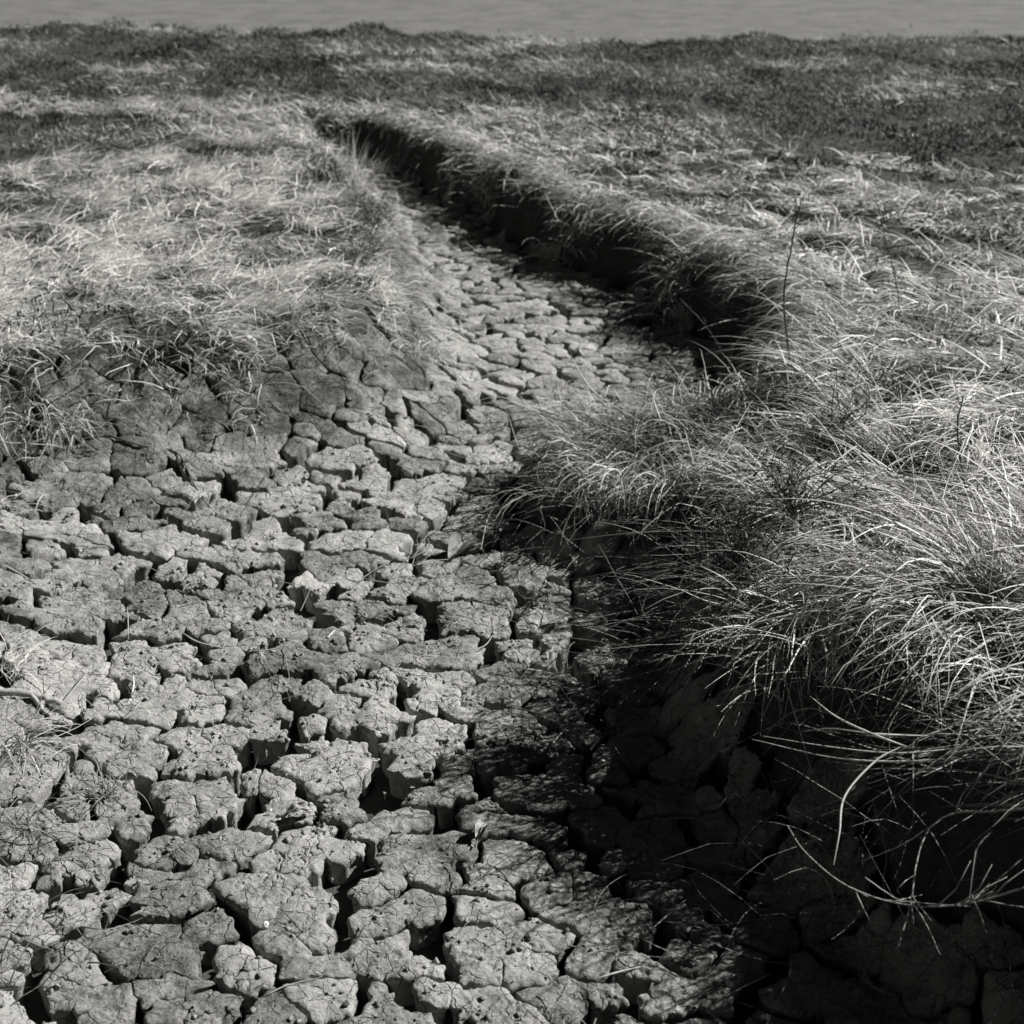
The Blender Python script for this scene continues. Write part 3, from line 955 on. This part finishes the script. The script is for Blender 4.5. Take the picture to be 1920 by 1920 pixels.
# white snail shells, each with its whorl and mouth
def snail(px, py, r, label, lift=.0):
    c = on(px, py); c[2] += r * .75 + lift
    o = thing('snail_shell', c - np.array([0, 0, r * .75]), label, 'snail shell', 'small white snail shells on the mud')
    n, m = 46, 10
    V = []
    ax = np.array([.35, -.55, .75]); ax /= np.linalg.norm(ax)
    u = np.cross(ax, [1, 0, 0]); u /= np.linalg.norm(u); w = np.cross(ax, u)
    for i in range(n):
        t = i / (n - 1); a = t * 2.6 * 2 * math.pi
        R = r * .55 * math.exp(-(1 - t) * 2.0); tr = r * .50 * math.exp(-(1 - t) * 1.9)
        cen = c + ax * (r * .62 * (1 - t) - r * .1) + R * (math.cos(a) * u + math.sin(a) * w)
        rad = math.cos(a) * u + math.sin(a) * w
        for k in range(m):
            b = 2 * math.pi * k / m
            V.append(cen + tr * (math.cos(b) * rad + math.sin(b) * ax))
    F = [[i * m + k, i * m + (k + 1) % m, (i + 1) * m + (k + 1) % m, (i + 1) * m + k] for i in range(n - 1) for k in range(m)]
    part('whorl', (np.array(V), np.array(F), np.zeros((0, 3), int)), M_SHELL, o)
    last = np.array(V[-m:]); cc = last.mean(0)
    part('mouth', (np.vstack([cc + (last - cc) * .95, [cc + rad * 0]]), np.zeros((0, 4), int), np.array([[k, (k + 1) % m, m] for k in range(m)])), M_TWIG, o)
snail(500, 1738, .0072, 'white snail shell on a plate edge near the bottom left of the bed')
snail(1203, 961, .0080, 'larger white snail shell on the dark soil under the grass of the right bank')
snail(1201, 1001, .0062, 'white snail shell just below the larger shell, under an arched blade')
snail(1263, 941, .0052, 'small grey snail shell highest on the soil of the right bank')
snail(1088, 661, .0065, 'tiny white snail shell far up the creek in front of the grassy point')
snail(518, 1101, .0045, 'tiny white snail shell in the middle of a broad pale plate')
snail(245, 1316, .0050, 'tiny white snail shell by a thin upright straw at the left')
snail(40, 803, .0060, 'tiny white snail shell on the left bank slope under the grass')
snail(31, 931, .0050, 'tiny white snail shell lowest at the left edge of the slope')
snail(738, 512, .0060, 'tiny white snail shell on the far left bank beside the grass')
snail(508, 1522, .0042, 'tiny white snail shell wedged beside a crack between two plates')

# flat oyster-like shell on the left bank
def flat_shell():
    c = on(468, 656, .012)
    o = thing('flat_shell', c, 'large pale flat shell stuck upright in the left bank below the grass', 'shell')
    n = 18; V = []
    for ring, rr, dz in ((0, 1.0, 0), (1, .82, .003), (2, .5, .006), (3, .2, .007)):
        for k in range(n):
            a = 2 * math.pi * k / n
            w = 1 + .12 * math.sin(3 * a + 1) + .06 * math.sin(7 * a)
            x, z = .021 * rr * w * math.cos(a), .030 * rr * w * math.sin(a)
            V.append(c + np.array([x - .35 * z, -dz - .002 * math.sin(5 * a + ring), z * .9 + .008]))
    b = len(V)
    for k in range(n):
        V.append(V[k] + np.array([0, .003, 0]))
    V.append(c + np.array([0, -.008, .008])); V.append(c + np.array([0, .003, .008]))
    Q = [[r * n + k, r * n + (k + 1) % n, (r + 1) * n + (k + 1) % n, (r + 1) * n + k] for r in range(3) for k in range(n)] + [[b + k, b + (k + 1) % n, (k + 1) % n, k] for k in range(n)]
    C = [[3 * n + k, 3 * n + (k + 1) % n, b + n] for k in range(n)] + [[b + (k + 1) % n, b + k, b + n + 1] for k in range(n)]
    part('shell_plate', (np.array(V), np.array(Q), np.array(C)), M_SHELL, o)
flat_shell()

# curled dead leaves
def leaf(px, py, L, W, rot, curl, label, name='dead_leaf', mat=None, lift=.004):
    c = on(px, py, lift)
    o = thing(name, c, label, 'dead leaf', 'dead leaves on the mud')
    nu, nv = 14, 9
    ca, sa = math.cos(rot), math.sin(rot)
    V = []
    for i in range(nu):
        t = i / (nu - 1)
        wd = W * math.sin(math.pi * (.06 + .90 * t)) ** .8
        for j in range(nv):
            v = j / (nv - 1) * 2 - 1
            a = v * curl
            y = wd * math.sin(a) / curl * .6
            z = wd * (1 - math.cos(a)) * .6 + .012 * math.sin(t * 3.0) + .002 * math.sin(t * 16 + v * 3)
            x = (t - .5) * L
            V.append(c + np.array([x * ca - y * sa, x * sa + y * ca, z]))
    n = len(V)
    V += [v - np.array([0, 0, .0012]) for v in V]
    Q = []
    for i in range(nu - 1):
        for j in range(nv - 1):
            q = [i * nv + j, i * nv + j + 1, (i + 1) * nv + j + 1, (i + 1) * nv + j]
            Q.append(q); Q.append([n + k for k in q[::-1]])
    part('blade', (np.array(V), np.array(Q), np.zeros((0, 3), int)), mat or M_LEAF, o)
    rib = [V[i * nv + nv // 2] + np.array([0, 0, .0012]) for i in range(0, nu, 2)]
    st = V[nv // 2] + np.array([-ca, -sa, 0]) * L * .28
    part('stalk', tube([st] + rib, [.0014] + [.0016] * (len(rib) - 1) + [.0006], 5), M_WOOD, o)
leaf(866, 1040, .085, .060, .9, 1.5, 'large curled dead leaf lying on the plates at the edge of the shade')
leaf(1075, 1055, .040, .020, 1.9, 1.2, 'small pale torn husk standing on a plate below the grassy point', 'dry_husk', M_WOOD)
leaf(905, 1566, .045, .024, 1.2, 1.3, 'pale folded husk lying between plates in the lower middle of the bed', 'dry_husk', M_WOOD)
leaf(560, 1530, .050, .020, .2, 1.1, 'pale dry husk lying in a hollow left of the lower middle plates', 'dry_husk', M_WOOD)

# roots and branches
def branch(name, pts, r0, r1, label, cat, mat, forks=(), nside=0, group=None, slen=.05):
    """pts: (px, py, height) or (px, py) on the ground"""
    def w(p):
        return on(p[0], p[1], r0 * .8) if len(p) == 2 else at(p[0], p[1], p[2])
    P = [w(p) for p in pts]
    o = thing(name, min(P, key=lambda q: q[2]), label, cat, group)
    part('stem', twig_parts(P, r0, r1, 7), mat, o)
    for f in forks:
        part('fork', twig_parts([w(p) for p in f], r0 * .6, r1 * .6, 6), mat, o)
    for v in side_twigs(P, nside, slen, r1 * .8):
        part('side_twig', v, mat, o)
    return o
branch('exposed_root', [(-60, 1296), (0, 1302), (60, 1308), (118, 1326)], .0085, .006, 'thick pale exposed root lying at the left edge of the bed', 'root', M_WOOD, [[(58, 1308), (78, 1330), (96, 1352)]])
branch('bent_twig', [(205, 818), (270, 838), (332, 850), (362, 905), (392, 950), (432, 985)], .0026, .0016, 'long thin dark twig bent over the cracks of the left slope', 'twig', M_TWIG, [], 4)
branch('curved_branch', [(1476, 1548, 0.260), (1512, 1600, 0.230), (1590, 1662, 0.215), (1700, 1697, 0.215), (1815, 1694, 0.230), (1930, 1662, 0.270), (2010, 1640, 0.290)], .0008, .0016,
       'long bow-shaped pale branch curving over the dark lower right corner', 'branch', M_WOOD,
       [[(1822, 1700, 0.230), (1700, 1690, 0.220), (1660, 1672, 0.240), (1622, 1645, 0.260)], [(1850, 1750, 0.180), (1838, 1715, 0.210), (1822, 1680, 0.260)]], 14, 'bare branches in the dark corner', .06)
branch('crooked_branch', [(1930, 1516, 0.320), (1850, 1522, 0.290), (1792, 1524, 0.270), (1744, 1552, 0.250), (1718, 1615, 0.230), (1708, 1690, 0.210), (1682, 1782, 0.175)], .0018, .0010,
       'crooked pale branch with a knee, crossing the bow-shaped branch', 'branch', M_WOOD,
       [[(1744, 1550, 0.250), (1690, 1585, 0.230), (1616, 1614, 0.200)], [(1792, 1524, 0.270), (1804, 1490, 0.300), (1840, 1450, 0.330)], [(1710, 1690, 0.210), (1740, 1740, 0.190), (1762, 1790, 0.170)]], 6, 'bare branches in the dark corner', .05)
branch('forked_twig', [(1960, 1800, .02), (1880, 1740, .06), (1838, 1690, .08), (1808, 1668, .11)], .0018, .0010, 'thin forked twig at the right edge below the bow-shaped branch', 'twig', M_WOOD, [], 4, 'bare branches in the dark corner')

# bent straws and long single blades: (points, width, label)
def straw(name, pts, w, label, cat='straw', shade=.8, group=None, mat=None, n=6):
    P = []
    for p in pts:
        P.append(on(p[0], p[1], .003) if len(p) == 2 else at(p[0], p[1], p[2]))
    P = spline(P, n)
    d = np.gradient(P, axis=0)
    up = np.tile(np.array([.1, -.35, 1.0]), (len(P), 1))
    s_ = np.cross(d, up); s_ /= np.linalg.norm(s_, axis=1)[:, None] + 1e-9
    nn = np.cross(s_, d); nn /= np.linalg.norm(nn, axis=1)[:, None] + 1e-9
    t = np.linspace(0, 1, len(P))[:, None]
    wd = w * np.minimum(1, .35 + 3 * t) * (1 - .8 * t ** 3) * .5
    V = np.stack([P - s_ * wd, P + nn * wd * .7, P + s_ * wd, P - nn * wd * .2], 1).reshape(-1, 3)
    F = [[i * 4 + k, i * 4 + (k + 1) % 4, (i + 1) * 4 + (k + 1) % 4, (i + 1) * 4 + k] for i in range(len(P) - 1) for k in range(4)]
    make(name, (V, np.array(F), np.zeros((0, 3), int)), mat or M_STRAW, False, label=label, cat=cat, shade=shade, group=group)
GS_ = 'straws fallen on the cracked mud'
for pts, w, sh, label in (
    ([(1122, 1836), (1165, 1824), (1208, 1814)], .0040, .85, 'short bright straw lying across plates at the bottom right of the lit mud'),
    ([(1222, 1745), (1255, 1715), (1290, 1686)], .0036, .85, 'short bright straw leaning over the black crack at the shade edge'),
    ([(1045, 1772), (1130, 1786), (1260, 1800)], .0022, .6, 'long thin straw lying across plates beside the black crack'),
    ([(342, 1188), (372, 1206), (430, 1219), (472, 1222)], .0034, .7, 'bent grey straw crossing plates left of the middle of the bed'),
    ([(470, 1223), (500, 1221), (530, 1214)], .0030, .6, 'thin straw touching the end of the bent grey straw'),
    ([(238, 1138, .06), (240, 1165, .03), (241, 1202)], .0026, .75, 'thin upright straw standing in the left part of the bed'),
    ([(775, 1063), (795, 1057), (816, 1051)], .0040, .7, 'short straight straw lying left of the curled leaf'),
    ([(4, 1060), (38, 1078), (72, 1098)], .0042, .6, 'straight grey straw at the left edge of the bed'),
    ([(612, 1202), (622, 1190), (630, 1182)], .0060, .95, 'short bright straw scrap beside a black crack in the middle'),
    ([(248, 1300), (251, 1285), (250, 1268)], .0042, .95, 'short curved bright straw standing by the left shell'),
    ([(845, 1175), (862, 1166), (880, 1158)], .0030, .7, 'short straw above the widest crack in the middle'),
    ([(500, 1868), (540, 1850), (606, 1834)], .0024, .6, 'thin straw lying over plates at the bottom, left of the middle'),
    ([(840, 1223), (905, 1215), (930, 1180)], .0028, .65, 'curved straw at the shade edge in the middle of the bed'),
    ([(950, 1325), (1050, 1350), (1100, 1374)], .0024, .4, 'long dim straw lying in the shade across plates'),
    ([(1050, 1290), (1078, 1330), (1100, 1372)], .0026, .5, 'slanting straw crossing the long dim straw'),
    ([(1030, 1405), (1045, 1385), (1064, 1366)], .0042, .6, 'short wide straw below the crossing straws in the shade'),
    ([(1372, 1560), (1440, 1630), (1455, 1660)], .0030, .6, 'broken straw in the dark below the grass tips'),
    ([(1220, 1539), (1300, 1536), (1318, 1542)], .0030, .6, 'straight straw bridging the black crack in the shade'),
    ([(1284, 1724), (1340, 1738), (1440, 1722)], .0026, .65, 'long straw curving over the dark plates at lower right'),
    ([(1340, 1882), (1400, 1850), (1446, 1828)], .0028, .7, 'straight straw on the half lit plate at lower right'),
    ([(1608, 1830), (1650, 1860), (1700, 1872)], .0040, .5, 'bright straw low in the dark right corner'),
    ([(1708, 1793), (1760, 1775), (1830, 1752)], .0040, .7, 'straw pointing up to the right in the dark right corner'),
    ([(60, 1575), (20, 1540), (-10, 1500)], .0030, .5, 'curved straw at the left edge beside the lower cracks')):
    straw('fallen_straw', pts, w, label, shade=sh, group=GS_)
GB = 'long single blades arching over the bed'
for pts, w, label in (
    ([(1560, 1030, .33), (1450, 1004, .34), (1330, 996, .31), (1190, 999, .22), (1070, 1012, .12)], .0036, 'longest arching pale blade reaching left over the soil with the shells'),
    ([(1520, 1050, .33), (1420, 1012, .34), (1340, 1010, .30), (1270, 1050, .22), (1216, 1110, .12), (1200, 1160, .06)], .0030, 'pale blade curving down to the left over the foot of the right bank'),
    ([(1640, 1160, .33), (1540, 1145, .35), (1440, 1162, .34), (1340, 1190, .31)], .0038, 'pale blade lying level above the dark shrub shade'),
    ([(1420, 1090, .30), (1350, 1052, .30), (1296, 1066, .26), (1271, 1110, .20), (1282, 1160, .14)], .0030, 'hooked pale blade curling down over the dark bank face'),
    ([(1000, 905, .14), (950, 925, .12), (916, 968, .07), (902, 1030, .03)], .0032, 'arched blade bending down left of the grassy point'),
    ([(1110, 905, .2), (1095, 925, .18), (1062, 980, .10), (1050, 1025, .04)], .0034, 'curved bright blade hanging from the front of the grassy point'),
    ([(1690, 1400, .34), (1640, 1428, .33), (1584, 1492, .31), (1574, 1560, .29), (1563, 1622, .26)], .0036, 'kinked straw stalk dropping from the grass tips into the dark corner'),
    ([(1800, 1420, .33), (1690, 1428, .30), (1560, 1420, .28), (1410, 1386, .26)], .0036, 'long bright blade pointing left, lowest of the grass tips'),
    ([(1820, 1400, .33), (1690, 1412, .31), (1570, 1402, .29), (1430, 1380, .27)], .0030, 'long bright blade just above the lowest grass tip'),
    ([(1700, 1400, .33), (1640, 1378, .33), (1570, 1345, .32), (1520, 1306, .31)], .0048, 'wide bright blade pointing up left at the edge of the grass'),
    ([(1740, 1380, .33), (1640, 1376, .33), (1560, 1366, .30), (1504, 1372, .27)], .0040, 'forked bright blade below the wide one at the edge of the grass'),
    ([(1200, 790, .26), (1120, 740, .30), (1088, 700, .33), (1070, 666, .36)], .0036, 'pale blade standing up at the left end of the grassy point'),
    ([(1240, 790, .26), (1228, 760, .29), (1222, 730, .32)], .0044, 'short upright pale blade on the grassy point'),
    ([(1560, 680, .25), (1500, 662, .28), (1440, 661, .29), (1390, 662, .28)], .0048, 'bright level blade jutting left beside the tall stalk'),
    ([(1540, 715, .25), (1490, 680, .28), (1450, 655, .29), (1412, 630, .30)], .0056, 'wide bright blade crossing the level one beside the tall stalk')):
    straw('arching_blade', pts, w, label, 'grass blade', .9, GB)

# pale branching flower heads on thin stems
def flower_head(pts, label, n=16, L=.055):
    P = [at(*p) for p in pts]
    o = thing('grass_flower_head', P[0], label, 'grass flower', 'branching flower heads over the bank edge')
    part('stem', tube(spline(P, 6), np.linspace(.0012, .0005, (len(P) - 1) * 6 + 1), 5), M_STRAW, o, .85)
    Q = spline(P, 12)
    for k in range(n):
        t = .45 + .53 * k / n
        i = int(t * (len(Q) - 2)); d = Q[i + 1] - Q[i]; d /= np.linalg.norm(d)
        side = np.cross(d, [0, -.3, 1]); side /= np.linalg.norm(side)
        g = d * .8 + side * (.75 if k % 2 else -.75) * random.uniform(.6, 1.1) + np.array([0, 0, random.uniform(-.15, .15)])
        g /= np.linalg.norm(g); l = L * (1.25 - t) * random.uniform(.7, 1.3)
        q = [Q[i] + g * l * u + np.array([0, 0, -.10 * l * u * u]) for u in np.linspace(0, 1, 6)]
        vs = [tube(q, [.0004] * 6, 4)]
        for u in range(1, 6):
            for sgn in (-1, 1):
                e = q[u] + side * sgn * .0025 + g * .004
                vs.append(tube([q[u], (q[u] + e) / 2 + g * .001, e], [.0003, .0007, .0002], 4))
        part('spikelet_branch', join(vs), M_STRAW, o, .45)
flower_head([(1520, 1215, .31), (1440, 1192, .33), (1370, 1195, .33), (1290, 1222, .31), (1216, 1242, .27)], 'pale branching flower head reaching left over the dark bank face', 11, .05)
flower_head([(1500, 1200, .31), (1410, 1180, .34), (1340, 1178, .34), (1276, 1196, .33)], 'second flower head just above the one reaching farthest left', 7)
flower_head([(1440, 1080, .31), (1395, 1110, .32), (1368, 1150, .30), (1350, 1192, .27)], 'flower head drooping down beside the dark shrub', 10, .04)
flower_head([(1460, 1010, .31), (1400, 985, .33), (1340, 972, .33), (1286, 972, .33)], 'small pale flower head above the arching blades at the bank edge', 9, .04)

# dark twiggy shrub in the pale grass of the right bank
def shrub(px, py, z, R, n, label, leafy=9, hgt=1.0, lift=0.0):
    c = at(px, py, z)
    c[2] = float(T(c[0], c[1])) + lift
    o = thing('twiggy_shrub', c, label, 'shrub', 'dark shrubs in the grass')
    stems, lv = [], []
    for k in range(n):
        a = random.uniform(0, 6.283); e = random.uniform(.35, 1.35)
        l = R * random.uniform(.6, 1.15)
        d = np.array([math.cos(a) * math.cos(e), math.sin(a) * math.cos(e), math.sin(e) * hgt])
        P = [c + RNG.normal(0, .012, 3) * [1, 1, 0], c + d * l * .5 + RNG.normal(0, .01, 3), c + d * l + RNG.normal(0, .02, 3)]
        part('stem', twig_parts(P, .0016, .0007, 5, 4), M_TWIG, o) if k < 12 else stems.append(twig_parts(P, .0013, .0006, 4, 3))
        for v in side_twigs(P, 5, .05, .0006, 1.0, .2): stems.append(v)
        Q = spline(P, 8)
        for _ in range(leafy):
            p = Q[random.randrange(4, len(Q))] + RNG.normal(0, .012, 3)
            lv.append(p)
    part('side_twigs', join(stems), M_TWIG, o)['kind'] = 'stuff'
    lv = np.array(lv); N = len(lv)
    V, F, s_ = blades(lv, RNG.uniform(0, 6.28, N), RNG.uniform(.008, .02, N), RNG.uniform(.003, .006, N), RNG.uniform(-.3, 1.2, N), RNG.uniform(-.6, .9, N), 2, sh=RNG.random(N) * .5, follow=False)
    l = link('leaves', mesh_np('leaves', V - np.array(o.location), F, s_), M_LOW, o, kind='stuff')
shrub(1400, 1120, .25, .17, 40, 'dark twiggy shrub hanging in the edge of the pale near grass', 14, 1.0, .08)
shrub(1480, 1040, .30, .15, 26, 'smaller dark twiggy shrub behind the near one in the pale grass', 12, 1.0, .10)
shrub(1230, 300, None or .2, .30, 14, 'thin dark shrub rising from the pale grass of the far right bank', 3, 1.3, .05)
shrub(1560, 860, .27, .13, 16, 'low dark sprig in the grass between the tall stalk and the near shrub', 8, 1.0, .06)
shrub(1000, 1130, .0, .06, 7, 'tiny dead sprig standing on the shaded plates below the grassy point', 2)

shrub(700, 405, .22, .16, 16, 'dark scruffy weed on the left bank beside the narrow far creek', 22, 1.0, .0)
shrub(672, 480, .23, .14, 14, 'dark scruffy weed on the left bank nearer than the one beside the narrow creek', 20, 1.0, .0)
shrub(500, 300, .2, .15, 12, 'dark flat weed in the pale matted grass of the left bank, farthest back', 24, .6, .0)
shrub(510, 480, .24, .12, 12, 'dark flat weed in a hollow in the middle of the left matted grass', 22, .6, .0)

# separate tufts that spring from the mud
def tuft(px, py, n, L, label, lean=None, w=.0026, spread=.03, e=(1.0, .35), e1=(-.2, .5), sh=.5, stale=False, kink=.06):
    c = on(px, py)
    root = np.tile(c, (n, 1)) + np.column_stack([RNG.normal(0, spread, n), RNG.normal(0, spread, n), np.zeros(n)])
    root[:, 2] = T(root[:, 0], root[:, 1]) - .005
    az = RNG.uniform(0, 6.283, n) if lean is None else lean + RNG.normal(0, .7, n)
    V, F, s_ = blades(root, az, L * RNG.uniform(.4, 1.1, n), RNG.uniform(.6, 1.2, n) * w, RNG.normal(*e, n), RNG.normal(*e1, n), 7, None, .5, kink, np.clip(RNG.normal(sh, .2, n), 0, 1))
    o = link('grass_tuft', mesh_np('grass_tuft', V - c, F, s_), M_STALE if stale else M_STRAW, None, label, 'grass tuft', 'separate tufts growing on the mud')
    o.location = c
tuft(1170, 850, 420, .30, 'big shaggy tuft on the grassy point that juts into the creek', 3.7, .0030, .09, (.7, .35), (-.9, .4), .55, True)
tuft(1290, 800, 380, .30, 'shaggy tuft behind the big one where the grassy point joins the bank', 3.3, .0030, .09, (.6, .35), (-.7, .4), .6, True)
tuft(1090, 915, 230, .22, 'drooping grey tuft at the front foot of the grassy point', 4.0, .0028, .055, (.6, .4), (-.9, .4), .35, True)
tuft(1065, 800, 150, .20, 'thin tuft at the left tip of the grassy point', 3.4, .0028, .05, (.9, .4), (-.5, .5), .4)
tuft(1330, 1190, 130, .34, 'shaded tuft sprawling left from the foot of the right bank over the plates', 3.55, .0024, .05, (.25, .2), (-.25, .2), .35, True, .03)
tuft(1290, 1090, 90, .30, 'thin shaded wisps of grass on the plates below the shells', 3.5, .0022, .05, (.3, .2), (-.3, .2), .3, True, .03)
tuft(196, 1490, 46, .11, 'small withered tuft with thin curved stems on the left of the bed', None, .0020, .012, (.8, .4), (-.3, .5), .45, True)
tuft(20, 1395, 70, .16, 'withered straw tuft at the left edge just below the root', -.3, .0024, .03, (.6, .4), (-.5, .5), .6)
tuft(10, 1250, 50, .14, 'pale straw tuft at the left edge above the root', -.2, .0024, .025, (.7, .4), (-.5, .5), .75)
tuft(-10, 1560, 60, .18, 'sparse curved stems coming in over the lower left edge', -.3, .0022, .03, (.6, .4), (-.6, .4), .4, True)
tuft(0, 1800, 60, .15, 'dim withered tuft in the bottom left corner of the bed', .1, .0022, .05, (.5, .4), (-.4, .4), .3, True)
tuft(665, 340, 60, .26, 'tall upright pale tuft on the left bank where the creek narrows', None, .0036, .03, (1.35, .2), (1.0, .3), .7)
tuft(700, 330, 110, .20, 'pale drooping tuft hanging into the far creek from the left bank', -.5, .0038, .04, (.6, .4), (-.5, .4), .75)
tuft(10, 945, 40, .12, 'pale straw tuft on the left slope at the picture edge', -.2, .0026, .03, (.7, .4), (-.5, .5), .7)
tuft(100, 790, 120, .17, 'ragged tuft hanging down the left slope from the grass edge', -.9, .0026, .05, (.3, .4), (-1.0, .4), .6)
tuft(780, 640, 130, .20, 'ragged pale tuft at the foot of the left bank in the bend', -1.2, .0032, .05, (.5, .4), (-.8, .4), .55)
tuft(930, 318, 160, .20, 'shaggy tuft hanging from the far right bank where the creek is narrow', -2.2, .0045, .06, (.5, .4), (-.8, .4), .6)
tuft(1095, 415, 170, .22, 'shaggy tuft slumped over the far right bank halfway to the bend', -2.3, .0042, .06, (.4, .4), (-.9, .4), .5)
tuft(1285, 505, 170, .22, 'shaggy tuft slumped over the right bank at the inside of the bend', -2.6, .0040, .06, (.4, .4), (-.8, .4), .55)
tuft(1700, 1560, 120, .30, 'thin dead stems in the darkness under the overhanging grass', 3.6, .0020, .12, (.5, .3), (-.3, .4), .3, True)

# stems, roots and dead blades that creep from the left grass down its slope
def left_fringe():
    P = []
    for a, b in zip(LEFT[:-1], LEFT[1:]):
        d = b - a; l = np.linalg.norm(d); n = int(l * 420)
        q = a + d * RNG.random(n)[:, None]
        P.append(np.column_stack([q, np.tile(np.array([-d[1], d[0]]) / (l + 1e-9), (n, 1))]))
    P = np.vstack(P); P = P[(P[:, 1] > 1) & (P[:, 1] < 6.5)]
    P = P[RNG.random(len(P)) < .2 + .8 * sstep(-.2, .2, noise(P[:, 0] * 6, P[:, 1] * 6, 301))]
    N = len(P)
    dn = RNG.normal(.05, .12, N)
    x, y = P[:, 0] + P[:, 2] * dn, P[:, 1] + P[:, 3] * dn
    root = np.stack([x, y, T(x, y) + .005], -1)
    az = np.arctan2(P[:, 3], P[:, 2]) + RNG.normal(0, .75, N)
    V, F, s_ = blades(root, az, RNG.uniform(.06, .20, N), RNG.uniform(.6, 1.5, N) * .0027, RNG.normal(.5, .45, N), RNG.normal(-.9, .4, N), 7, None, .6, .16, np.clip(RNG.normal(.5, .25, N), 0, 1))
    link('dead_stems', mesh_np('dead_stems', V, F, s_), M_STRAW, kind='stuff', label='kinked dead stems creeping down the slope from the left grass', cat='dead stems')
    # loose straw on the bed, mostly under the right bank
    x = RNG.uniform(-1.3, 1.1, 2200); y = RNG.uniform(1.2, 4.5, 2200)
    k = (samp(MUD, x, y) > .2) & (RNG.random(2200) < .09 + .95 * sstep(.75, .1, samp(DR, x, y))) 
    x, y = x[k], y[k]; N = len(x)
    root = np.stack([x, y, T(x, y) + .006], -1)
    V, F, s_ = blades(root, RNG.uniform(0, 6.283, N), RNG.uniform(.05, .22, N), RNG.uniform(.6, 1.3, N) * .0018, RNG.normal(.1, .25, N), RNG.normal(-.1, .3, N), 6, None, .35, .05, np.clip(RNG.normal(.45, .2, N), 0, 1))
    link('loose_straw', mesh_np('loose_straw', V, F, s_), M_STALE, kind='stuff', label='thin loose straws scattered over the cracked mud', cat='straw')
left_fringe()
